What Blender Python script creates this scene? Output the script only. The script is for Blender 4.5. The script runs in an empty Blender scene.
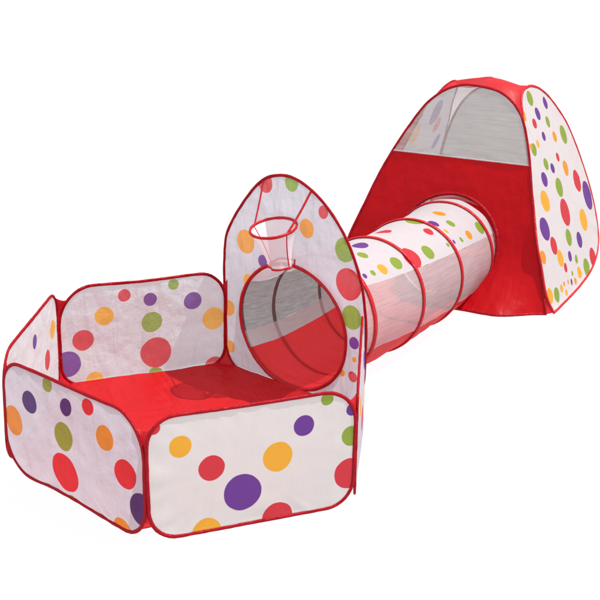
import bpy, bmesh, math, random
from mathutils import Vector, Matrix, noise

scene = bpy.context.scene
C = scene.collection
R_ = math.radians

# ---------------------------------------------------------------- camera
cam_data = bpy.data.cameras.new('camera')
cam = bpy.data.objects.new('camera', cam_data)
C.objects.link(cam)
scene.camera = cam
cam_data.sensor_width = 36.0
cam_data.lens = 36.0 * 1301.876 / 600.0
cam_data.clip_start = 0.05
cam_data.clip_end = 500.0
_F = Vector((0.38431219, 0.86915702, -0.31123979))
_R = Vector((0.91680972, -0.3989158, 0.01805901))
_U = Vector((0.10846236, 0.29228797, 0.95015981))
cam.matrix_world = Matrix((
    (_R.x, _U.x, -_F.x, -0.89859077),
    (_R.y, _U.y, -_F.y, -3.02240567),
    (_R.z, _U.z, -_F.z, 1.72499569),
    (0, 0, 0, 1)))

# ---------------------------------------------------------------- light
SUN_EL = R_(65)
SUN_AZ = R_(-24)            # light arrives from +X, a touch from the front
SUN_STRENGTH = 4.2
WHITE = 1.04              # white surround of a product shot
to_sun = Vector((math.cos(SUN_EL) * math.cos(SUN_AZ), math.cos(SUN_EL) * math.sin(SUN_AZ), math.sin(SUN_EL)))

world = bpy.data.worlds.new('World')
scene.world = world
world.use_nodes = True
wn = world.node_tree.nodes
wl = world.node_tree.links
wn.clear()
w_out = wn.new('ShaderNodeOutputWorld')
w_bg = wn.new('ShaderNodeBackground')
w_bg.inputs['Color'].default_value = (1.0, 0.985, 1.0, 1)
w_bg.inputs['Strength'].default_value = WHITE
wl.new(w_bg.outputs[0], w_out.inputs[0])

sun_data = bpy.data.lights.new('sun', 'SUN')
sun_data.energy = SUN_STRENGTH
sun_data.angle = R_(0.6)
sun_data.color = (1.0, 0.96, 0.90)
sun = bpy.data.objects.new('sun', sun_data)
C.objects.link(sun)
sun.rotation_euler = to_sun.to_track_quat('Z', 'Y').to_euler()
sun.location = to_sun * 8

scene.view_settings.view_transform = 'Standard'
scene.view_settings.look = 'None'
scene.view_settings.exposure = 0.0
scene.view_settings.gamma = 1.0
scene.render.engine = 'CYCLES'
scene.cycles.max_bounces = 12
scene.cycles.transparent_max_bounces = 24
scene.cycles.diffuse_bounces = 6
scene.cycles.transmission_bounces = 8

# ---------------------------------------------------------------- dot layouts, metres on each panel: colour, u, v, radius
FRONT_DOTS = [('y', 0.098, 0.271, 0.032), ('r', 0.186, 0.193, 0.038), ('p', 0.276, 0.105, 0.055), ('y', 0.38, 0.194, 0.044), ('p', 0.457, 0.274, 0.031), ('g', 0.526, 0.345, 0.019), ('r', 0.381, 0.008, 0.046), ('y', 0.171, 0.004, 0.042), ('r', 0.601, 0.105, 0.047), ('g', 0.605, 0.22, 0.03), ('p', 0.606, 0.301, 0.02), ('r', 0.024, 0.336, 0.019)]
FRONT_LEFT_DOTS = [('p', 0.141, 0.266, 0.034), ('p', 0.313, 0.302, 0.026), ('r', 0.407, 0.33, 0.024), ('g', 0.226, 0.344, 0.023), ('o', 0.053, 0.181, 0.046), ('g', 0.305, 0.212, 0.042), ('o', 0.482, 0.262, 0.036), ('r', 0.301, 0.098, 0.06), ('r', 0.563, 0.181, 0.043), ('p', 0.628, 0.095, 0.05), ('o', 0.541, 0.002, 0.039), ('g', 0.314, 0.007, 0.022)]
BACK_DOTS = [('r', 0.532, 0.167, 0.038), ('y', 0.454, 0.246, 0.034), ('r', 0.381, 0.315, 0.023), ('p', 0.288, 0.291, 0.024), ('g', 0.283, 0.205, 0.038), ('r', 0.269, 0.088, 0.057), ('g', 0.202, 0.336, 0.02), ('p', 0.129, 0.267, 0.033), ('y', 0.051, 0.19, 0.042), ('p', 0.59, 0.086, 0.048), ('y', 0.495, 0.012, 0.033), ('g', 0.272, 0.006, 0.027), ('r', 0.048, 0.008, 0.036)]
LEFT_DOTS = [('y', 0.07, 0.243, 0.032), ('r', 0.149, 0.163, 0.035), ('p', 0.294, 0.28, 0.024)]
BACKBOARD_DOTS = [('o', 0.096, 0.493, 0.043), ('o', 0.386, 0.597, 0.033), ('g', 0.314, 0.742, 0.030), ('r', 0.19, 0.720, 0.034), ('r', 0.459, 0.668, 0.022), ('g', 0.558, 0.56, 0.041), ('r', 0.579, 0.446, 0.055), ('g', 0.595, 0.335, 0.042), ('p', 0.61, 0.248, 0.021), ('o', 0.011, 0.227, 0.029), ('o', 0.021, 0.082, 0.024), ('p', 0.18, 0.441, 0.022), ('y', 0.11, 0.351, 0.026), ('o', 0.562, 0.129, 0.012), ('r', 0.608, 0.128, 0.019), ('o', 0.613, 0.191, 0.009)]
TENT_RIGHT_DOTS = [('g', 0.477, 0.866, 0.035), ('o', 0.342, 0.813, 0.027), ('p', 0.518, 0.79, 0.03), ('p', 0.665, 0.819, 0.029), ('r', 0.439, 0.759, 0.023), ('g', 0.616, 0.737, 0.026), ('p', 0.506, 0.689, 0.021), ('o', 0.651, 0.663, 0.026), ('g', 0.795, 0.65, 0.044), ('y', 0.406, 0.672, 0.018), ('g', 0.342, 0.658, 0.029), ('o', 0.32, 0.675, 0.013), ('g', 0.435, 0.575, 0.027), ('p', 0.5, 0.544, 0.023), ('r', 0.611, 0.575, 0.021), ('p', 0.365, 0.52, 0.033), ('o', 0.683, 0.509, 0.036), ('r', 0.802, 0.426, 0.053), ('g', 0.516, 0.452, 0.044), ('y', 0.302, 0.436, 0.046), ('r', 0.508, 0.339, 0.062), ('p', 0.911, 0.334, 0.069), ('y', 0.744, 0.251, 0.052), ('p', 0.205, 0.334, 0.050), ('g', 0.469, 0.232, 0.038), ('p', 0.614, 0.187, 0.037), ('r', 0.252, 0.248, 0.039), ('y', 0.291, 0.181, 0.037), ('p', 0.426, 0.157, 0.024), ('r', 0.756, 0.068, 0.047), ('g', 0.508, 0.123, 0.02), ('o', 0.1, 0.236, 0.029), ('r', 0.33, 0.13, 0.022), ('g', 0.626, 0.054, 0.042), ('y', 0.506, 0.061, 0.027), ('o', 0.319, 0.067, 0.011), ('o', 0.263, 0.073, 0.011), ('p', 0.369, 0.054, 0.015), ('g', 0.142, 0.058, 0.033), ('y', 0.062, 0.077, 0.033), ('y', 0.221, 0.065, 0.017), ('o', 0.423, 0.043, 0.016), ('g', 0.405, 0.084, 0.011), ('y', 0.266, 0.033, 0.015)]
TENT_LEFT_DOTS = [('p', 0.53, 0.75, 0.062), ('r', 0.617, 0.672, 0.04), ('y', 0.354, 0.666, 0.05), ('p', 0.72, 0.566, 0.04), ('p', 0.331, 0.767, 0.016), ('y', 0.30, 0.40, 0.05), ('r', 0.55, 0.42, 0.05), ('g', 0.7, 0.3, 0.06), ('p', 0.4, 0.2, 0.05)]
TUNNEL_DOTS = [('p', 0.31, 0, 0.031), ('g', 0.25, 16, 0.022), ('g', 0.21, 40, 0.013), ('y', 0.26, 40, 0.024), ('p', 0.17, 40, 0.011), ('g', 0.33, 40, 0.029), ('r', 0.41, 42, 0.049), ('g', 0.51, 44, 0.034), ('g', 0.65, 2, 0.04), ('p', 0.69, 18, 0.025), ('g', 0.77, 28, 0.022), ('r', 0.61, 24, 0.023), ('y', 0.69, 34, 0.013), ('g', 0.63, 48, 0.01), ('p', 0.68, 48, 0.01), ('g', 0.74, 50, 0.013), ('o', 0.81, 50, 0.022), ('g', 0.91, 50, 0.03), ('r', 0.5, -10, 0.034), ('o', 0.81, 8, 0.029)]
TUN_UV = [(c, t * 1.312, 0.222 * math.radians(a), r) for c, t, a, r in TUNNEL_DOTS]

PALETTE = {'r': (0.60, 0.030, 0.045), 'y': (0.78, 0.40, 0.030), 'o': (0.74, 0.30, 0.020),
           'g': (0.24, 0.36, 0.040), 'p': (0.135, 0.035, 0.28)}
SHADED_PALETTE = {'r': (0.62, 0.006, 0.014), 'y': (0.70, 0.30, 0.015), 'o': (0.66, 0.22, 0.010),
        'g': (0.25, 0.27, 0.020), 'p': (0.050, 0.010, 0.13)}  # front-left dots: shade of the backlit panel put into the colours
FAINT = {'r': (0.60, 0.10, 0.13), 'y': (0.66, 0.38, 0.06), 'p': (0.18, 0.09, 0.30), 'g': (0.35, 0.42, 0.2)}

# ---------------------------------------------------------------- materials
def bump_nodes(nt, strength, scale=1.0, fine=0.5):
    """thin polyester: broad soft folds, straight pulled creases in two directions, fine weave"""
    N, K = nt.nodes, nt.links
    tc = N.new('ShaderNodeTexCoord')
    def nz(sc, coord='Object', detail=2, stretch=None, dist=0.0, rot=0.0):
        n = N.new('ShaderNodeTexNoise'); n.inputs['Scale'].default_value = sc
        n.inputs['Detail'].default_value = detail; n.inputs['Distortion'].default_value = dist
        src = tc.outputs[coord]
        if stretch:
            mp = N.new('ShaderNodeMapping'); mp.inputs['Scale'].default_value = stretch
            mp.inputs['Rotation'].default_value = (0, 0, rot)
            K.new(src, mp.inputs['Vector']); src = mp.outputs[0]
        K.new(src, n.inputs['Vector'])
        return n.outputs[0]
    def mad(a, k, c):
        m = N.new('ShaderNodeMath'); m.operation = 'MULTIPLY_ADD'; m.inputs[1].default_value = k
        K.new(a, m.inputs[0])
        if c is None: m.inputs[2].default_value = 0
        else: K.new(c, m.inputs[2])
        return m.outputs[0]
    h = mad(nz(5 * scale), 1.0, None)
    h = mad(nz(1.0, 'UV', 2, (15 * scale, 3.2 * scale, 1), 0.4), 0.5, h)
    h = mad(nz(1.0, 'UV', 2, (17 * scale, 4 * scale, 1), 0.5, 0.8), 0.4, h)
    h = mad(nz(24 * scale, detail=3), 0.22, h)
    h = mad(nz(320), 0.03 * fine, h)
    b = N.new('ShaderNodeBump'); b.inputs['Strength'].default_value = strength
    b.inputs['Distance'].default_value = 0.03
    K.new(h, b.inputs['Height'])
    return b

def rgba(c):
    return (c[0], c[1], c[2], 1)

def fabric(name, base, dots=None, thin=0.45, sheer=0.0, gloss=0.06, rough=0.38, bump=0.25, scale=1.0, palette=PALETTE):
    m = bpy.data.materials.new(name)
    m.use_nodes = True
    nt = m.node_tree; N, K = nt.nodes, nt.links
    N.clear()
    out = N.new('ShaderNodeOutputMaterial')
    tc = N.new('ShaderNodeTexCoord')
    # slight tone variation of the cloth itself
    nz = N.new('ShaderNodeTexNoise'); nz.inputs['Scale'].default_value = 22; nz.inputs['Detail'].default_value = 5
    K.new(tc.outputs['Object'], nz.inputs['Vector'])
    mx0 = N.new('ShaderNodeMix'); mx0.data_type = 'RGBA'
    mx0.inputs[6].default_value = rgba([c * 0.94 for c in base]); mx0.inputs[7].default_value = rgba(base)
    K.new(nz.outputs[0], mx0.inputs[0])
    col = mx0.outputs[2]
    if dots:
        wob = N.new('ShaderNodeTexNoise'); wob.inputs['Scale'].default_value = 14
        K.new(tc.outputs['UV'], wob.inputs['Vector'])
        ws = N.new('ShaderNodeVectorMath'); ws.operation = 'SUBTRACT'; ws.inputs[1].default_value = (.5, .5, .5)
        K.new(wob.outputs[1], ws.inputs[0])
        wm = N.new('ShaderNodeVectorMath'); wm.operation = 'MULTIPLY_ADD'
        wm.inputs[1].default_value = (.006, .006, 0)
        K.new(ws.outputs[0], wm.inputs[0]); K.new(tc.outputs['UV'], wm.inputs[2])
        by = {}
        for c, u, v, r in dots:
            by.setdefault(c, []).append((u, v, r))
        for c in sorted(by):
            prev = None
            for u, v, r in by[c]:
                d = N.new('ShaderNodeVectorMath'); d.operation = 'DISTANCE'
                d.inputs[1].default_value = (u, v, 0)
                K.new(wm.outputs[0], d.inputs[0])
                s = N.new('ShaderNodeMath'); s.operation = 'SUBTRACT'; s.inputs[1].default_value = r
                K.new(d.outputs['Value'], s.inputs[0])
                if prev is None:
                    prev = s.outputs[0]
                else:
                    mn = N.new('ShaderNodeMath'); mn.operation = 'MINIMUM'
                    K.new(prev, mn.inputs[0]); K.new(s.outputs[0], mn.inputs[1])
                    prev = mn.outputs[0]
            mr = N.new('ShaderNodeMapRange')
            mr.inputs['From Min'].default_value = -0.0008; mr.inputs['From Max'].default_value = 0.0008
            mr.inputs['To Min'].default_value = 1; mr.inputs['To Max'].default_value = 0
            K.new(prev, mr.inputs['Value'])
            mx = N.new('ShaderNodeMix'); mx.data_type = 'RGBA'
            K.new(mr.outputs[0], mx.inputs[0]); K.new(col, mx.inputs[6])
            mx.inputs[7].default_value = rgba(palette[c])
            col = mx.outputs[2]
    b = bump_nodes(nt, bump, scale)
    dif = N.new('ShaderNodeBsdfDiffuse'); tra = N.new('ShaderNodeBsdfTranslucent')
    for s in (dif, tra):
        K.new(col, s.inputs['Color']); K.new(b.outputs[0], s.inputs['Normal'])
    m1 = N.new('ShaderNodeMixShader'); m1.inputs[0].default_value = thin
    K.new(dif.outputs[0], m1.inputs[1]); K.new(tra.outputs[0], m1.inputs[2])
    gl = N.new('ShaderNodeBsdfAnisotropic' if False else 'ShaderNodeBsdfGlossy')
    gl.inputs['Roughness'].default_value = rough
    K.new(b.outputs[0], gl.inputs['Normal'])
    lw = N.new('ShaderNodeLayerWeight'); lw.inputs['Blend'].default_value = 0.25
    K.new(b.outputs[0], lw.inputs['Normal'])
    gm = N.new('ShaderNodeMath'); gm.operation = 'MULTIPLY_ADD'
    gm.inputs[1].default_value = gloss * 1.2; gm.inputs[2].default_value = gloss * 0.4
    K.new(lw.outputs['Facing'], gm.inputs[0])
    m2 = N.new('ShaderNodeMixShader')
    K.new(gm.outputs[0], m2.inputs[0]); K.new(m1.outputs[0], m2.inputs[1]); K.new(gl.outputs[0], m2.inputs[2])
    last = m2.outputs[0]
    if sheer > 0:
        tr = N.new('ShaderNodeBsdfTransparent')
        m3 = N.new('ShaderNodeMixShader'); m3.inputs[0].default_value = sheer
        K.new(last, m3.inputs[1]); K.new(tr.outputs[0], m3.inputs[2]); last = m3.outputs[0]
    K.new(last, out.inputs['Surface'])
    return m

def net(name, col, cover, streak=0.12, stretch=(6, 70, 1)):
    """open mesh netting: thread diffuses light, the gaps let it through"""
    m = bpy.data.materials.new(name); m.use_nodes = True
    nt = m.node_tree; N, K = nt.nodes, nt.links; N.clear()
    out = N.new('ShaderNodeOutputMaterial'); tc = N.new('ShaderNodeTexCoord')
    mp = N.new('ShaderNodeMapping'); mp.inputs['Scale'].default_value = stretch
    K.new(tc.outputs['UV'], mp.inputs['Vector'])
    nz = N.new('ShaderNodeTexNoise'); nz.inputs['Scale'].default_value = 1.6; nz.inputs['Detail'].default_value = 6
    nz.inputs['Roughness'].default_value = 0.7
    K.new(mp.outputs[0], nz.inputs['Vector'])
    n2 = N.new('ShaderNodeTexNoise'); n2.inputs['Scale'].default_value = 420; n2.inputs['Detail'].default_value = 1
    K.new(tc.outputs['UV'], n2.inputs['Vector'])
    ad = N.new('ShaderNodeMath'); ad.operation = 'ADD'
    K.new(nz.outputs[0], ad.inputs[0]); K.new(n2.outputs[0], ad.inputs[1])
    mr = N.new('ShaderNodeMapRange'); mr.inputs['From Min'].default_value = 0.6; mr.inputs['From Max'].default_value = 1.4
    mr.inputs['To Min'].default_value = cover - streak; mr.inputs['To Max'].default_value = cover + streak
    K.new(ad.outputs[0], mr.inputs['Value'])
    dif = N.new('ShaderNodeBsdfDiffuse'); dif.inputs['Color'].default_value = rgba(col)
    tr = N.new('ShaderNodeBsdfTransparent')
    mx = N.new('ShaderNodeMixShader')
    K.new(mr.outputs[0], mx.inputs[0]); K.new(tr.outputs[0], mx.inputs[1]); K.new(dif.outputs[0], mx.inputs[2])
    K.new(mx.outputs[0], out.inputs['Surface'])
    return m

SHADED_WHITE = (0.61, 0.61, 0.68)  # white cloth out of the sun, cool shade put into the base colour
RED = (0.56, 0.010, 0.018)
M = {}
M['front'] = fabric('white spotted cloth front', (0.715, 0.715, 0.705), FRONT_DOTS, thin=0.35, bump=0.10)  # same white cloth, sunlight put into a lighter base
M['front_left'] = fabric('white spotted cloth sheer', SHADED_WHITE, FRONT_LEFT_DOTS, thin=0.55, sheer=0.04, bump=0.5, palette=SHADED_PALETTE)
M['back'] = fabric('white spotted cloth back', (0.655, 0.66, 0.70), BACK_DOTS, thin=0.5, sheer=0.05, bump=1.0, gloss=0.22, rough=0.25)  # same cloth, base lightened in place of sunlight
M['left'] = fabric('white spotted cloth left', (0.70, 0.70, 0.73), LEFT_DOTS, thin=0.5, sheer=0.04, bump=0.9, gloss=0.10)  # same cloth, base lightened because this side faces the sun
M['right'] = fabric('white spotted cloth right', SHADED_WHITE, FRONT_DOTS, thin=0.5, bump=0.3)
M['board'] = fabric('white spotted cloth backboard', SHADED_WHITE, BACKBOARD_DOTS, thin=0.5, sheer=0.05, bump=1.0, gloss=0.10)
M['tent_right'] = fabric('white spotted cloth tent right', (0.70, 0.685, 0.70), TENT_RIGHT_DOTS, thin=0.4, bump=0.15)
M['tent_left'] = fabric('white spotted cloth tent left', SHADED_WHITE, TENT_LEFT_DOTS, thin=0.5, sheer=0.05, palette=FAINT)
M['tunnel_top'] = fabric('white spotted cloth tunnel', (0.63, 0.62, 0.655), TUN_UV, thin=0.4, bump=0.15)
M['white'] = fabric('white cloth', (0.72, 0.69, 0.71), None, thin=0.5, sheer=0.1, bump=0.3)
M['red'] = fabric('red polyester', RED, None, thin=0.25, gloss=0.06, rough=0.42, bump=0.3)
M['tunnel_floor'] = fabric('red polyester tunnel floor', (0.72, 0.030, 0.036), None, thin=0.45, gloss=0.06, rough=0.4, bump=0.4)
M['red_floor'] = fabric('red polyester floor', (0.48, 0.009, 0.013), None, thin=0.15, gloss=0.05, rough=0.35, bump=0.9)
M['red_tent'] = fabric('red polyester tent', (0.52, 0.004, 0.009), None, thin=0.3, gloss=0.022, rough=0.42, bump=0.45)
M['binding'] = fabric('red binding tape', (0.36, 0.004, 0.012), None, thin=0.1, gloss=0.03, rough=0.4, bump=0.5, scale=5)
M['ring'] = fabric('red ring sleeve', (0.58, 0.016, 0.026), None, thin=0.2, gloss=0.05, bump=0.4, scale=4)
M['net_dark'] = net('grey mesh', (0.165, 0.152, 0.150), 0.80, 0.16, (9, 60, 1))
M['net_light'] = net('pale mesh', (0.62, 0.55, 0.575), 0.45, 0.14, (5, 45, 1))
M['net_band'] = net('light grey mesh', (0.46, 0.44, 0.45), 0.90, 0.05)
M['collar'] = fabric('sheer white collar', (0.74, 0.70, 0.72), None, thin=0.5, sheer=0.35, bump=0.3)
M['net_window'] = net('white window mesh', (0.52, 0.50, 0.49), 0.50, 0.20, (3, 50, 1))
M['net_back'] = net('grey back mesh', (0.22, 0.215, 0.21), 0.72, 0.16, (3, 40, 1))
M['net_hoop'] = net('pink white hoop mesh', (0.80, 0.74, 0.78), 0.66, 0.06)

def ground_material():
    """added translucent sheet, backlit by the white surround so cast shadows wash out"""
    m = bpy.data.materials.new('backlit white ground'); m.use_nodes = True
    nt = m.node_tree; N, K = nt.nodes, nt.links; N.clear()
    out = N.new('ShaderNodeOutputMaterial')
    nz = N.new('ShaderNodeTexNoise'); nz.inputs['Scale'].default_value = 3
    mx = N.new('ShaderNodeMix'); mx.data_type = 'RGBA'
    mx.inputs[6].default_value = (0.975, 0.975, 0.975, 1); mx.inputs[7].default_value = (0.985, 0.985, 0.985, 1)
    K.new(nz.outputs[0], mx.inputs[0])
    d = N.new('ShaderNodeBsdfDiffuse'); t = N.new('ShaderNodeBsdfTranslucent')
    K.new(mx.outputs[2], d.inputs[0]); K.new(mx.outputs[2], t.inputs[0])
    s = N.new('ShaderNodeMixShader'); s.inputs[0].default_value = 0.95  # mostly translucent: light from below the added sheet fills the cast shadows
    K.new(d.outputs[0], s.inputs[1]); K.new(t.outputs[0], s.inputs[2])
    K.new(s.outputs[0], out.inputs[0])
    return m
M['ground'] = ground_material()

# ---------------------------------------------------------------- helpers
def obj(name, bm, mat, parent=None, smooth=True):
    me = bpy.data.meshes.new(name)
    bm.normal_update()
    bm.to_mesh(me); bm.free()
    if smooth:
        for p in me.polygons: p.use_smooth = True
    me.materials.append(mat)
    o = bpy.data.objects.new(name, me)
    C.objects.link(o)
    if parent is not None:
        o.parent = parent
        w = Vector((0, 0, 0)); q = parent
        while q is not None:
            w += q.location; q = q.parent
        o.location = -w if parent.type == 'EMPTY' else (0, 0, 0)
    return o

def thing(name, label, cat, loc):
    o = bpy.data.objects.new(name, None)
    C.objects.link(o)
    o.location = loc; o.empty_display_size = 0.1
    o['label'] = label; o['category'] = cat
    return o

class Plane:
    def __init__(s, o, a, up, n):
        s.o, s.a, s.up, s.n = Vector(o), Vector(a), Vector(up), Vector(n)
    def __call__(s, u, v, w=0.0):
        return s.o + s.a * u + s.up * v + s.n * w

def resample(pts, n, closed=True):
    """even points along a polyline, smoothed by Catmull-Rom"""
    P = [Vector((p[0], p[1])) if len(p) == 2 else Vector(p) for p in pts]
    k = len(P); fine = []
    segs = k if closed else k - 1
    for i in range(segs):
        if closed:
            p0, p1, p2, p3 = P[(i - 1) % k], P[i], P[(i + 1) % k], P[(i + 2) % k]
        else:
            p0, p1, p2, p3 = P[max(i - 1, 0)], P[i], P[i + 1], P[min(i + 2, k - 1)]
        for j in range(12):
            t = j / 12
            fine.append(0.5 * ((2 * p1) + (p2 - p0) * t + (2 * p0 - 5 * p1 + 4 * p2 - p3) * t * t + (3 * p1 - p0 - 3 * p2 + p3) * t ** 3))
    fine.append(P[0] if closed else P[-1])
    L = [0.0]
    for i in range(1, len(fine)): L.append(L[-1] + (fine[i] - fine[i - 1]).length)
    out = []; j = 0
    cnt = n if closed else n - 1
    for i in range(n):
        d = L[-1] * i / cnt
        while j < len(L) - 2 and L[j + 1] < d: j += 1
        t = (d - L[j]) / max(L[j + 1] - L[j], 1e-9)
        out.append(fine[j].lerp(fine[j + 1], min(max(t, 0), 1)))
    return out

def rounded_rect(w, h, r, u0=0.0, v0=0.0, n=7):
    """anticlockwise outline; r = four corner radii bottom-left, bottom-right, top-right, top-left"""
    if not hasattr(r, '__len__'): r = (r,) * 4
    pts = []
    for (cx, cy, a0), q in zip(((u0 + r[0], v0 + r[0], 180), (u0 + w - r[1], v0 + r[1], 270), (u0 + w - r[2], v0 + h - r[2], 0), (u0 + r[3], v0 + h - r[3], 90)), r):
        for i in range(n):
            a = R_(a0 + 90 * i / (n - 1)); pts.append(Vector((cx + q * math.cos(a), cy + q * math.sin(a))))
    out = []
    for i, p in enumerate(pts):                      # add points along the straight sides
        q = pts[(i + 1) % len(pts)]
        k = max(1, int((q - p).length / 0.03))
        for j in range(k): out.append(p.lerp(q, j / k))
    return out

def fbm(p, seed, f):
    return noise.noise(Vector((p[0] * f + seed * 7.1, p[1] * f - seed * 3.7, seed * 1.3)))

def folds(u, v, seed, amp):
    return amp * (fbm((u, v), seed, 4.5) + 0.5 * fbm((u * 1.6, v * 0.7), seed + 5, 11) + 0.22 * fbm((u, v), seed + 9, 26))

def panel_mesh(pl, outline, seed, amp=0.004, belly=0.0, hole=None, rings=18, centre=None, uvoff=(0, 0), extra=None, gather=0.010):
    """cloth sheet stretched in a wire outline; optional hole; wrinkles fade out at the wire"""
    bm = bmesh.new(); uvl = bm.loops.layers.uv.new('UVMap')
    n = len(outline)
    if centre is None:
        c = sum(outline, Vector((0, 0))) / n
    else:
        c = Vector(centre)
    alen = [0.0]
    for i in range(1, n): alen.append(alen[-1] + (outline[i] - outline[i - 1]).length)
    grid, uvs = [], []
    K = rings
    for k in range(K + 1):
        s = k / K
        row, ur = [], []
        for i, p in enumerate(outline):
            q0 = hole[i] if hole else c
            q = q0.lerp(p, s)
            fade = min(1.0, (1 - s) * 4.5)
            if hole: fade *= min(1.0, s * 5)
            gth = math.exp(-(1 - s) / 0.13) * min(1, (1 - s) * 14) * gather * (0.55 + 0.9 * max(0, noise.noise(Vector((alen[i] * 4, seed * 2.0, 3.3)))))
            w = gth * noise.noise(Vector((alen[i] * 30, seed * 5.0, s * 1.5)))
            w += folds(q.x, q.y, seed, amp) * fade + belly * (1 - s * s) * (4 * s * (1 - s) if hole else 1)
            if extra: w += extra(q.x, q.y)
            row.append(bm.verts.new(pl(q.x, q.y, w))); ur.append((q.x + uvoff[0], q.y + uvoff[1]))
            if k == 0 and not hole: break
        grid.append(row); uvs.append(ur)
    def face(vs, us):
        try: f = bm.faces.new(vs)
        except ValueError: return
        for l, t in zip(f.loops, us): l[uvl].uv = t
    for k in range(K):
        for i in range(n):
            j = (i + 1) % n
            if len(grid[k]) == 1:
                face((grid[0][0], grid[1][i], grid[1][j]), (uvs[0][0], uvs[1][i], uvs[1][j]))
            else:
                face((grid[k][i], grid[k + 1][i], grid[k + 1][j], grid[k][j]), (uvs[k][i], uvs[k + 1][i], uvs[k + 1][j], uvs[k][j]))
    return bm

def tube(bm, pts, rx, ry=None, closed=True, up=None, seg=8, wob=0.0, seed=0):
    """sleeve swept along 3-D points; rx across the normal `up`, ry along it"""
    ry = ry or rx
    n = len(pts); rows = []
    for i, p in enumerate(pts):
        a = pts[(i - 1) % n] if (closed or i > 0) else p
        b = pts[(i + 1) % n] if (closed or i < n - 1) else p
        t = (b - a).normalized()
        u = (up[i] if isinstance(up, list) else up) if up is not None else Vector((0, 0, 1))
        u = (u - t * u.dot(t))
        u = u.normalized() if u.length > 1e-5 else t.orthogonal().normalized()
        s = t.cross(u)
        row = []
        for k in range(seg):
            an = 2 * math.pi * k / seg
            w = 1 + wob * noise.noise(Vector((i * 0.55 + seed, k * 0.9, seed * 2.2)))
            row.append(bm.verts.new(p + s * (math.cos(an) * rx * w) + u * (math.sin(an) * ry * w)))
        rows.append(row)
    m = n if closed else n - 1
    for i in range(m):
        for k in range(seg):
            bm.faces.new((rows[i][k], rows[(i + 1) % n][k], rows[(i + 1) % n][(k + 1) % seg], rows[i][(k + 1) % seg]))
    if not closed:
        bm.faces.new(rows[0][::-1]); bm.faces.new(rows[-1])
    return bm

def loft(lines, seed=0, amp=0.0, sag=None):
    """sheet through rows of 3-D points"""
    bm = bmesh.new(); uvl = bm.loops.layers.uv.new('UVMap')
    V = []
    for a, row in enumerate(lines):
        V.append([bm.verts.new(p) for p in row])
    na, nb = len(lines), len(lines[0])
    for a in range(na - 1):
        for b in range(nb - 1):
            f = bm.faces.new((V[a][b], V[a + 1][b], V[a + 1][b + 1], V[a][b + 1]))
            for l, t in zip(f.loops, ((a, b), (a + 1, b), (a + 1, b + 1), (a, b + 1))):
                l[uvl].uv = (t[0] / (na - 1), t[1] / (nb - 1))
    return bm

def between(A, B, n, bulge, seed, amp):
    """ruled rows from polyline A to B; `bulge` pushes the middle along a vector"""
    rows = []
    for j in range(n + 1):
        s = j / n
        row = []
        for i, (p, q) in enumerate(zip(A, B)):
            x = p.lerp(q, s)
            k = 4 * s * (1 - s)
            bv = bulge(i / (len(A) - 1)) if callable(bulge) else bulge
            x = x + bv * k
            x = x + Vector((1, 1, 0.6)) * (amp * k * min(1, (1 - i / (len(A) - 1)) * 6) * noise.noise(x * 18 + Vector((seed, 0, 0))))
            row.append(x)
        rows.append(row)
    return rows

# ================================================================ ground
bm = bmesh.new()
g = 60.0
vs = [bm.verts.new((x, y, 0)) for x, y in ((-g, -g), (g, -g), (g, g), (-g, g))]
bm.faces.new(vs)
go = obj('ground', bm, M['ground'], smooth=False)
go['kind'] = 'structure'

# ================================================================ ball pit
PV = [Vector(v) for v in ((0, 0, 0), (0.62, 0, 0), (0.922, 0.586, 0), (0.668, 1.176, 0), (0.048, 1.176, 0), (-0.254, 0.59, 0))]
H = 0.362
pit = thing('ball_pit', 'six-sided white polka dot ball pit with red floor, arched backboard and basketball hoop', 'ball pit', (0.334, 0.588, 0))
Z = Vector((0, 0, 1))
def pit_plane(i, j):
    a = (PV[j] - PV[i]); L = a.length; a = a / L
    n = Vector((a.y, -a.x, 0))                       # outward for anticlockwise order
    return Plane(PV[i], a, Z, n), L

def binding(name, pl, outline, parent, rx=0.0055, ry=0.004, seed=0, extra=None, mat='binding'):
    bm = bmesh.new()
    pts = [pl(p.x, p.y, extra(p.x, p.y) if extra else 0) for p in outline]
    tube(bm, pts, rx, ry, True, pl.n, 8, 0.22, seed)
    o = obj(name, bm, M[mat], parent)
    return o

def side_panel(i, j, mat, seed, lab, r=0.075, lo=0.006, top=0.0, belly=0.0, amp=0.004, sway=None, wave=0.0):
    pl, L = pit_plane(i, j)
    o2 = resample(rounded_rect(L - 0.012, H - lo + top, r, 0.006, lo), 120)
    # hand-bent wire: the straight runs wander a few millimetres
    o2 = [Vector((p.x + 0.004 * fbm(p, seed + 3, 5), p.y + (0.005 * fbm(p, seed + 4, 4) if p.y > 0.05 else wave * math.sin(math.pi * min(max(p.x / L, 0), 1) ** 0.75) ** 2))) for p in o2]
    p = obj('panel', panel_mesh(pl, o2, seed, amp, belly, extra=sway), M[mat], pit)
    p['label'] = lab
    binding('binding', pl, o2, p, seed=seed, extra=sway)
    return pl, o2

side_panel(0, 1, 'front', 1, 'bright white front panel with large dots', r=(0.085, 0.085, 0.10, 0.08), amp=0.0022)
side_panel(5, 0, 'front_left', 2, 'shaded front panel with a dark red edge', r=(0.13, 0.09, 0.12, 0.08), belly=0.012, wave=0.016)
side_panel(3, 4, 'back', 3, 'wrinkled far panel seen from inside', r=(0.07, 0.07, 0.13, 0.10), amp=0.006)
side_panel(4, 5, 'left', 4, 'narrow looking left panel seen from inside', r=(0.06, 0.10, 0.10, 0.07))
side_panel(1, 2, 'right', 5, 'side panel seen edge-on', r=(0.08, 0.06, 0.05, 0.08), belly=0.015)

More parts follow.
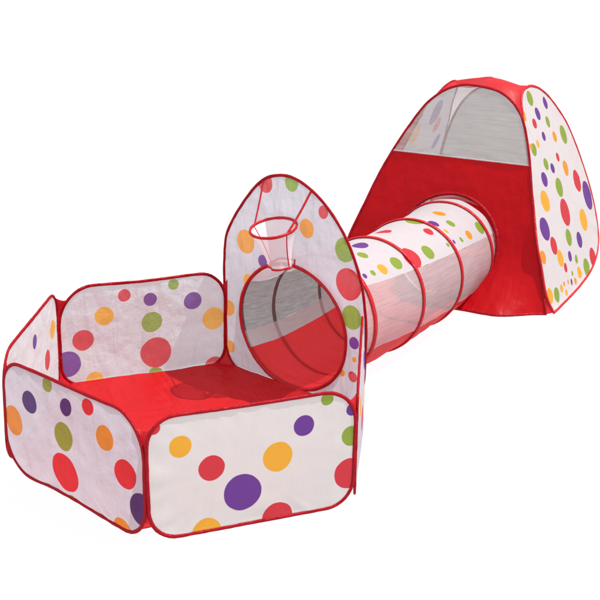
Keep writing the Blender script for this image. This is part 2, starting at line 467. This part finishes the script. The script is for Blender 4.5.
# floor: loose red sheet, gathered up to the panels' lower edges
def floor_mesh():
    bm = bmesh.new(); uvl = bm.loops.layers.uv.new('UVMap')
    c = sum(PV, Vector()) / 6
    ring = []
    for k in range(6):
        for t in range(20):
            p = PV[k].lerp(PV[(k + 1) % 6], t / 20)
            near = min(t, 20 - t) / 20                 # corners of the sheet are cut round
            ring.append(p + (c - p) * ((0.10 if (k if t < 10 else (k + 1) % 6) in (0, 1, 5) else 0.0) * max(0, 1 - near / 0.18) ** 2))
    K = 40; rows = []
    for k in range(K + 1):
        s = k / K * 0.992
        row = []
        for p in ring:
            q = c.lerp(p, s)
            puck = 0.006 * max(0, s - 0.75) / 0.25
            z = 0.010 + 0.006 * fbm(q, 31, 6) + 0.004 * fbm(q, 33, 17) + puck * (1 + 0.6 * fbm(q, 35, 22))
            row.append(bm.verts.new((q.x, q.y, max(z, 0.004))))
            if k == 0: break
        rows.append(row)
    n = len(ring)
    for k in range(K):
        for i in range(n):
            j = (i + 1) % n
            f = bm.faces.new((rows[0][0], rows[1][i], rows[1][j])) if k == 0 else bm.faces.new((rows[k][i], rows[k + 1][i], rows[k + 1][j], rows[k][j]))
            for l in f.loops: l[uvl].uv = (l.vert.co.x, l.vert.co.y)
    return bm
obj('floor', floor_mesh(), M['red_floor'], pit)

# ---- arched backboard between corner 3 and 2
bpl, BL = pit_plane(3, 2)
bpl.n = Vector((0.9185, 0.3954, 0))                  # outward, towards the tunnel
ARCH = [(0.05, 0.012), (0.012, 0.05), (-0.006, 0.11), (-0.011, 0.21), (-0.012, 0.31), (-0.012, 0.40), (-0.002, 0.495), (0.036, 0.568), (0.089, 0.640),
        (0.145, 0.702), (0.200, 0.741), (0.263, 0.759), (0.325, 0.759), (0.396, 0.736), (0.465, 0.695), (0.535, 0.630), (0.579, 0.572),
        (0.615, 0.504), (0.639, 0.440), (0.653, 0.369), (0.660, 0.30), (0.660, 0.20), (0.655, 0.11), (0.635, 0.05), (0.595, 0.014),
        (0.45, 0.004), (0.323, 0.003), (0.19, 0.004)]
HC = Vector((0.323, 0.232))
HOLE = [HC + Vector((0.252 * math.cos(R_(a)), 0.222 * math.sin(R_(a)))) for a in range(0, 360, 10)]
n_arch = 150
arch = resample(ARCH[::-1], n_arch)
hole = []
for p in arch:                                        # hole point in the direction of each rim point
    d = (p - HC); a = math.atan2(d.y / 0.222, d.x / 0.252)
    hole.append(HC + Vector((0.252 * math.cos(a), 0.222 * math.sin(a))))
board = obj('backboard', panel_mesh(bpl, arch, 7, 0.005, 0.0, hole=hole, rings=20), M['board'], pit)
board['label'] = 'tall arched white panel with a round crawl hole'
binding('binding', bpl, arch, board, seed=7)
hole_o = binding('hole_binding', bpl, resample(HOLE, 90), board, 0.0065, 0.005, seed=8, mat='ring')

# ---- basketball hoop on the backboard
def hoop():
    off = -0.085                                      # hangs on the inner side
    cu, cv, rr = 0.313, 0.601, 0.079
    a, n = bpl.a, bpl.n
    cen = bpl(cu, cv, off)
    tilt = R_(13)                                      # sags to the front
    def ringpt(th, r, dz):
        x = math.cos(th) * r; y = -math.sin(th) * r
        return cen + a * x + n * y * math.cos(tilt) + Z * (y * math.sin(tilt) + dz)
    bm = bmesh.new()
    tube(bm, [ringpt(2 * math.pi * i / 48, rr, 0) for i in range(48)], 0.0044, 0.0052, True, Z, 8, 0.2, 4)
    o = obj('hoop', bm, M['ring'], pit)
    rows = []
    K = 12
    for k in range(K + 1):
        s = k / K
        r = rr * (1 - s) ** 1.7 * 0.42 + rr * 0.55 + rr * 0.03 * (1 - s)
        row = []
        for i in range(61):
            th = 2 * math.pi * i / 60
            w = 1 + 0.05 * s * math.sin(5 * th + 1.3) + 0.03 * s * math.sin(9 * th)
            p = ringpt(th, r * w, -0.122 * s)
            p += a * 0.030 * s + n * 0.012 * s
            row.append(p)
        rows.append(row)
    obj('net', loft(rows), M['net_hoop'], o)
    bm = bmesh.new()
    tube(bm, rows[-1][:-1], 0.004, 0.004, True, Z, 6, 0.2, 9)
    obj('net_hem', bm, M['ring'], o)
    for th, (u, v) in ((R_(172), (0.185, 0.728)), (R_(12), (0.405, 0.728))):
        p0 = ringpt(th, rr, 0); p1 = bpl(u, v, -0.004)
        pts = [p0.lerp(p1, t / 10) + Z * (-0.006 * math.sin(math.pi * t / 10)) for t in range(11)]
        bm = bmesh.new(); tube(bm, pts, 0.005, 0.0014, False, -n, 6)
        obj('strap', bm, M['ring'], o)
    for i in (2, 28):                                 # red seams down the sleeve
        bm = bmesh.new(); tube(bm, [row[i] for row in rows], 0.0022, 0.0012, False, (rows[0][i] - cen).normalized(), 6)
        obj('net_seam', bm, M['ring'], o)
hoop()

# ---- red corner gussets where two wires meet
def corner(k, ra, rb, seed, amax, inner):
    A, B = PV[(k - 1) % 6], PV[(k + 1) % 6]
    P = PV[k]
    da = (A - P).normalized(); db = (B - P).normalized()
    c = (sum(PV, Vector()) / 6 - P); c.z = 0; c.normalize()
    m = 16
    zt = H - max(ra, rb)                              # where the first wire starts to bend away
    def side(d, r):
        out = []
        for i in range(m + 1):
            t = i / m
            if t < 0.5:
                z = (0.012 if inner else 0.06) + (zt - (0.012 if inner else 0.06)) * t * 2
                e = 0.004 + (0.055 * max(0, 1 - z / 0.07) ** 2 if inner else 0)
                out.append(P + d * e + Z * z)
            else:
                an = R_(amax) * (t - 0.5) * 2
                rm = max(ra, rb)
                z = zt + rm * math.sin(an) - 0.004 * (t - 0.5)
                e = 0.004
                if r > 0:
                    q = max(0.0, z - (H - r)) / r
                    e += r * (1 - math.sqrt(max(0.0, 1 - min(q, 1) ** 2)))
                out.append(P + d * e + Z * z)
        return out
    rows = between(side(da, ra), side(db, rb), 8, lambda t: c * 0.002 + Z * (-0.02 * max(0, t - 0.5) * 2), seed, 0.003)
    obj('corner_gusset', loft(rows), M['red'], pit)
for k, ra, rb, am, inn in ((0, 0.12, 0.08, 56, False), (1, 0.10, 0.08, 56, False), (2, 0.05, 0.0, 20, False),
                           (3, 0.0, 0.10, 50, True), (4, 0.13, 0.07, 62, True), (5, 0.10, 0.08, 56, False)):
    corner(k, ra, rb, 40 + k, am, inn)

# ================================================================ tent frame geometry (needed by the tunnel too)
F1 = Vector((2.11, 1.22, 0)); TA = R_(40); LEAN = R_(20)
tr_ = Vector((math.cos(TA), math.sin(TA), 0)); tq_ = Vector((-tr_.y, tr_.x, 0))
def tent_plane(o, a, inward):
    up = inward * math.sin(LEAN) + Z * math.cos(LEAN)
    n = -inward * math.cos(LEAN) + Z * math.sin(LEAN)
    return Plane(o, a, up, n)
TF = tent_plane(F1, tq_, tr_)
TRt = tent_plane(F1, tr_, tq_)
TB = tent_plane(F1 + tr_, tq_, -tr_)
TL = tent_plane(F1 + tq_, tr_, -tq_)

# ================================================================ play tunnel
RT = 0.222
P0 = bpl(HC.x, HC.y, 0.004)
P3 = TF(0.5, 0.226, -0.05)
P1 = P0 + Vector((0.9185, 0.3954, 0)) * 0.4
P2 = P3 - tr_ * 0.4
def bz(t):
    return P0 * (1 - t) ** 3 + P1 * 3 * (1 - t) ** 2 * t + P2 * 3 * (1 - t) * t * t + P3 * t ** 3
RINGS = (0.004, 0.14, 0.385, 0.65, 0.935)
def tframe(t):
    d = (bz(min(t + 1e-3, 1)) - bz(max(t - 1e-3, 0))).normalized()
    sd = d.cross(Z).normalized()
    return d, sd, sd.cross(d)
def rad(t, th):
    # cloth waists in a little between two rings
    w = 0
    for a, b in zip(RINGS, RINGS[1:]):
        if a < t < b: w = math.sin(math.pi * (t - a) / (b - a))
    r = RT * (1 - 0.035 * w) - 0.003
    x = math.cos(th)
    return r * (1 + 0.09 * w * max(0, -x - 0.35))
def tpt(t, th, dr=0.0):
    d, sd, up = tframe(t)
    r = rad(t, th) + dr
    ex = 1 + 0.15 * max(0, 1 - t / 0.16) ** 1.5
    p = bz(t) + (sd * math.sin(th) * ex + up * math.cos(th)) * r
    p.z = max(p.z, 0.003 + 0.0 * t)
    return p
TLEN = 1.312
tunnel = thing('play_tunnel', 'round mesh-sided play tunnel with red hoops joining the ball pit to the tent', 'play tunnel', (bz(0.5).x, bz(0.5).y, 0))
def strip(name, mat, th0, th1, seed, amp=0.003, nt=90, na=26, lab=None, tw=0.0):
    rows = []; us = []
    bm = bmesh.new(); uvl = bm.loops.layers.uv.new('UVMap')
    V = []
    for i in range(nt + 1):
        t = i / nt
        row = []
        for j in range(na + 1):
            th = R_(th0 + tw * t + (th1 - th0) * j / na) if True else 0
            e = min(1, 6 * j / na, 6 * (na - j) / na)
            dr = amp * (noise.noise(Vector((t * 16, th * 2.2, seed))) + 0.6 * noise.noise(Vector((t * 40, th * 3, seed + 4))))
            for q in RINGS:
                dr *= min(1, abs(t - q) / 0.03)
            row.append((bm.verts.new(tpt(t, th, dr)), (t * TLEN, th * RT)))
        V.append(row)
    for i in range(nt):
        for j in range(na):
            qs = (V[i][j], V[i + 1][j], V[i + 1][j + 1], V[i][j + 1])
            f = bm.faces.new([q[0] for q in qs])
            for l, q in zip(f.loops, qs): l[uvl].uv = q[1]
    o = obj(name, bm, M[mat], tunnel)
    if lab: o['label'] = lab
    return o
strip('spotted_top', 'tunnel_top', -58, 47, 1, tw=17)
strip('side_mesh', 'net_light', 47, 112, 2, tw=17, lab='pale mesh side facing the camera')
strip('side_mesh', 'net_dark', -110, -58, 3, tw=17, lab='grey mesh side seen through the crawl hole')
strip('grey_band', 'net_band', -126, -110, 5, tw=17)
strip('floor_panel', 'tunnel_floor', 112, 234, 4, amp=0.006, tw=17)
for k, t in enumerate(RINGS):
    d, sd, up = tframe(t)
    rr = RT
    pts = []; ups = []
    for i in range(72):
        th = 2 * math.pi * i / 72
        v = sd * math.sin(th) * (1 + 0.15 * max(0, 1 - t / 0.16) ** 1.5) + up * math.cos(th)
        p = bz(t) + v * (rr + 0.001) + d * 0.006 * noise.noise(Vector((th * 1.2, k * 3.0, 0)))
        p.z = max(p.z, 0.005)
        pts.append(p); ups.append(v)
    bm = bmesh.new(); tube(bm, pts, 0.0095, 0.004, True, ups, 8, 0.18, k)
    obj('ring', bm, M['ring'], tunnel)

# ================================================================ pop-up tent
tent = thing('pop_up_tent', 'red and white pop-up play tent with mesh window and polka dot sides', 'play tent', tuple(F1 + (tr_ + tq_) * 0.5))
# half outlines, bottom corner to apex: (u, v)
F_LOW = [(0.02, 0.012), (0.045, 0.09), (0.09, 0.23), (0.143, 0.41), (0.175, 0.535), (0.212, 0.68), (0.26, 0.805), (0.318, 0.876), (0.385, 0.915), (0.47, 0.93)]
F_HIGH = [(0.985, 0.012), (0.972, 0.12), (0.946, 0.24), (0.905, 0.37), (0.86, 0.51), (0.80, 0.652), (0.73, 0.785), (0.68, 0.855), (0.61, 0.908), (0.54, 0.930), (0.47, 0.93)]
R_LOW = [(0.055, 0.004), (0.025, 0.09), (0.06, 0.21), (0.085, 0.305), (0.175, 0.47), (0.24, 0.61), (0.29, 0.715), (0.335, 0.815), (0.372, 0.878), (0.425, 0.908), (0.47, 0.915)]
R_HIGH = [(0.86, 0.08), (0.925, 0.13), (0.975, 0.225), (0.995, 0.345), (0.98, 0.47), (0.95, 0.585), (0.89, 0.705), (0.755, 0.83), (0.645, 0.888), (0.545, 0.914), (0.47, 0.915)]
S_LOW = [(0.03, 0.012), (0.035, 0.09), (0.06, 0.24), (0.105, 0.38), (0.155, 0.53), (0.215, 0.67), (0.275, 0.765), (0.33, 0.822), (0.40, 0.862), (0.5, 0.874)]
S_HIGH = [(1 - u, v) for u, v in S_LOW]
B_LOW = [(u + 0.20 * (1 - u * 2), v) for u, v in S_LOW]          # back arch, pulled in behind the dotted side
B_HIGH = [(u - 0.06 * (2 * u - 1), v) for u, v in S_HIGH]
L_LOW = [(u + 0.055 * (1 - v), v) for u, v in R_LOW[:-3]] + [(0.42, 0.845), (0.49, 0.878), (0.555, 0.893), (0.60, 0.895)] 
L_HIGH = S_HIGH[:-3] + [(0.70, 0.858), (0.65, 0.887), (0.60, 0.895)]
NH = 60
def half(pl, pts, extra=None):
    return resample(pts, NH, closed=False)
def flare(u, v):
    """front skirt flares out where it meets the ground"""
    if v > 0.26: return 0.0
    s = min(max(u / 0.22, 0), 1) * min(max((1 - u) / 0.22, 0), 1)
    s = s * s * (3 - 2 * s)
    return 0.15 * s * max(0, 1 - v / 0.26) ** 2.2
def full(low, high, bottom):
    """closed anticlockwise outline: bottom low->high, up the high side, back down the low side"""
    hi = resample(high, NH, False); lo = resample(low, NH, False)
    a, b = lo[0], hi[0]
    m = 40
    bot = [Vector((a.x + (b.x - a.x) * i / m, a.y + (b.y - a.y) * i / m - bottom * math.sin(math.pi * i / m))) for i in range(1, m)]
    return bot + hi + lo[::-1][1:]
class FlarePlane(Plane):
    def __call__(s, u, v, w=0.0):
        return Plane.__call__(s, u, v, w) - tr_ * flare(u, v)
TFf = FlarePlane(TF.o, TF.a, TF.up, TF.n)
# front: red cloth up to the window line, mesh above, crawl hole for the tunnel
TH = Vector((0.5, 0.23)); THR = 0.228
VW = 0.615
fo = full(F_LOW, F_HIGH, -0.004)
def cut(poly, v, keep_low):
    out = []
    n = len(poly)
    for i in range(n):
        p, q = poly[i], poly[(i + 1) % n]
        ip = (p.y <= v) == keep_low
        iq = (q.y <= v) == keep_low
        if ip: out.append(p)
        if ip != iq:
            t = (v - p.y) / (q.y - p.y); x = p.lerp(q, t)
            out.append(x)
    # densify the new straight edge
    res = []
    for i, p in enumerate(out):
        q = out[(i + 1) % len(out)]
        k = max(1, int((q - p).length / 0.02))
        for j in range(k): res.append(p.lerp(q, j / k))
    return res
lowp = cut(fo, VW, True); upp = cut(fo, VW, False)
holep = []
for p in lowp:
    d = (p - TH).normalized(); holep.append(TH + d * THR)
front = obj('front_panel', panel_mesh(TFf, lowp, 11, 0.004, 0, hole=holep, rings=30), M['red_tent'], tent)
front['label'] = 'plain red front panel with a round crawl hole'
binding('hole_binding', TF, [TH + Vector((math.cos(R_(a)), math.sin(R_(a)))) * THR for a in range(0, 360, 5)], front, 0.008, 0.006, 12)
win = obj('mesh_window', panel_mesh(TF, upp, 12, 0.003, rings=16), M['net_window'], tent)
bm = bmesh.new()
xs = [p.x for p in lowp if abs(p.y - VW) < 1e-4]
tube(bm, [TF(min(xs) + (max(xs) - min(xs)) * i / 30, VW, 0.001) for i in range(31)], 0.003, 0.002, False, TF.n, 6, 0.2, 3)
obj('seam', bm, M['white'], win)
binding('binding', TFf, fo, front, seed=13)
# sheer collar round the crawl hole, reaching in to the tunnel's end
rows = []
for k in range(9):
    s = k / 8
    rows.append([TF(TH.x, TH.y, 0) .lerp(bz(1.0), s * 0.6) + (TF.a * math.cos(2 * math.pi * i / 72) + TF.up * math.sin(2 * math.pi * i / 72)) * (THR * (1 - 0.05 * s)) - TF.n * 0.10 * s for i in range(73)])
obj('crawl_collar', loft(rows), M['collar'], tent)
# spotted right side
ro = full(R_LOW, R_HIGH, 0.0)
# rounded far bottom corner of the right side as the wire really runs
rb = [(0.055, 0.004), (0.24, 0.004), (0.47, 0.008), (0.675, 0.025), (0.80, 0.055), (0.86, 0.08)]
ro = resample(rb, 40, False)[1:-1] + resample(R_HIGH, NH, False) + resample(R_LOW, NH, False)[::-1][1:]
right = obj('side_panel', panel_mesh(TRt, ro, 14, 0.003, 0.012, rings=22), M['tent_right'], tent)
right['label'] = 'white outer side panel covered in dots'
binding('binding', TRt, ro, right, 0.006, 0.0045, seed=15, mat='ring')
# back: grey mesh, left: spotted
so = full(B_LOW, B_HIGH, 0.0)
sl = full(L_LOW, L_HIGH, 0.0)
lowb = cut(so, 0.40, True); upb = cut(so, 0.40, False)
back = obj('back_panel', panel_mesh(TB, lowb, 16, 0.004), M['red_tent'], tent)
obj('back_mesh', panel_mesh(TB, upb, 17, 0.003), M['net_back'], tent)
binding('binding', TB, so, back, seed=18)
left = obj('side_panel', panel_mesh(TL, sl, 19, 0.006), M['tent_left'], tent)
left['label'] = 'far side panel with faint dots behind the mesh window'
binding('binding', TL, sl, left, seed=20)
# corner gussets
def edge3(pl, pts, extra=None):
    return [pl(p.x, p.y, extra(p.x, p.y) if extra else 0) for p in resample(pts, NH, False)]
eF_lo, eF_hi = edge3(TFf, F_LOW), edge3(TFf, F_HIGH)
eR_lo, eR_hi = edge3(TRt, R_LOW), edge3(TRt, R_HIGH)
eB_lo, eB_hi = edge3(TB, B_LOW), edge3(TB, B_HIGH)
eL_lo, eL_hi = edge3(TL, L_LOW), edge3(TL, L_HIGH)
tc_ = F1 + (tr_ + tq_) * 0.5
RIMZ = (0.020, 0.008, 0.0, -0.018)                       # how far each top edge of the roof rises or sags
for A, B, seed, mat, bul, rz in ((eF_lo, eR_lo, 61, 'red', 0.004, RIMZ[0]), (eR_hi, eB_lo, 62, 'red', -0.03, RIMZ[1]), (eB_hi, eL_hi, 63, 'white', 0.0, RIMZ[2]), (eL_lo, eF_hi, 64, 'red', 0.004, RIMZ[3])):
    mid = (A[NH // 2] + B[NH // 2]) / 2 - tc_; mid.z = 0; mid.normalize()
    rows = between(A, B, 10, lambda t, mid=mid, bul=bul, rz=rz: mid * bul * math.sin(math.pi * min(t * 1.1, 1)) + Z * rz * max(0, t - 0.75) * 4, seed, 0.006)
    obj('corner_gusset', loft(rows), M[mat], tent)
# red floor sheet of the tent
bm = bmesh.new(); uvl = bm.loops.layers.uv.new('UVMap')
rim = [TFf(0.02 + 0.96 * i / 30, 0.012) for i in range(31)] + [TL(0.03 + 0.94 * i / 30, 0.012) for i in range(31)]
rim += [TB(0.90 - 0.68 * i / 30, 0.012) for i in range(31)] + [TRt(0.80 - 0.74 * i / 30, 0.05) for i in range(31)]
rows = []
for k in range(21):
    row = []
    for p in rim:
        q = tc_.lerp(p, 0.985 * k / 20)
        row.append(bm.verts.new((q.x, q.y, 0.012 + 0.005 * fbm(q, 71, 8))))
        if k == 0: break
    rows.append(row)
for k in range(20):
    for i in range(len(rim)):
        j = (i + 1) % len(rim)
        f = bm.faces.new((rows[0][0], rows[1][i], rows[1][j])) if k == 0 else bm.faces.new((rows[k][i], rows[k + 1][i], rows[k + 1][j], rows[k][j]))
        for l in f.loops: l[uvl].uv = (l.vert.co.x, l.vert.co.y)
obj('floor', bm, M['red_floor'], tent)
# roof cap between the four arch tops
def roof():
    # rim: the four bulged top edges of the gussets, met by a shallow dome
    tops = [eF_lo[-1], eR_lo[-1], eB_lo[-1], eL_lo[-1]]
    c = sum(tops, Vector()) / 4 + Z * 0.026
    ring = []
    for k in range(4):
        A, B = tops[k], tops[(k + 1) % 4]
        for t in range(12):
            s = t / 12
            ring.append(A.lerp(B, s) + Z * RIMZ[k] * 4 * s * (1 - s))
    bm = bmesh.new(); rows = []
    K = 10
    for k in range(K + 1):
        s = k / K
        row = [bm.verts.new(c.lerp(p, s) + Z * (0.012 * (1 - s * s) + 0.004 * noise.noise(p * 9 + Z * s * 3) * (1 - s))) for p in ring] if k else [bm.verts.new(c + Z * 0.012)]
        rows.append(row)
    n = len(ring)
    for k in range(K):
        for i in range(n):
            j = (i + 1) % n
            if k == 0: bm.faces.new((rows[0][0], rows[1][i], rows[1][j]))
            else: bm.faces.new((rows[k][i], rows[k + 1][i], rows[k + 1][j], rows[k][j]))
    obj('roof_cap', bm, M['red'], tent)
roof()
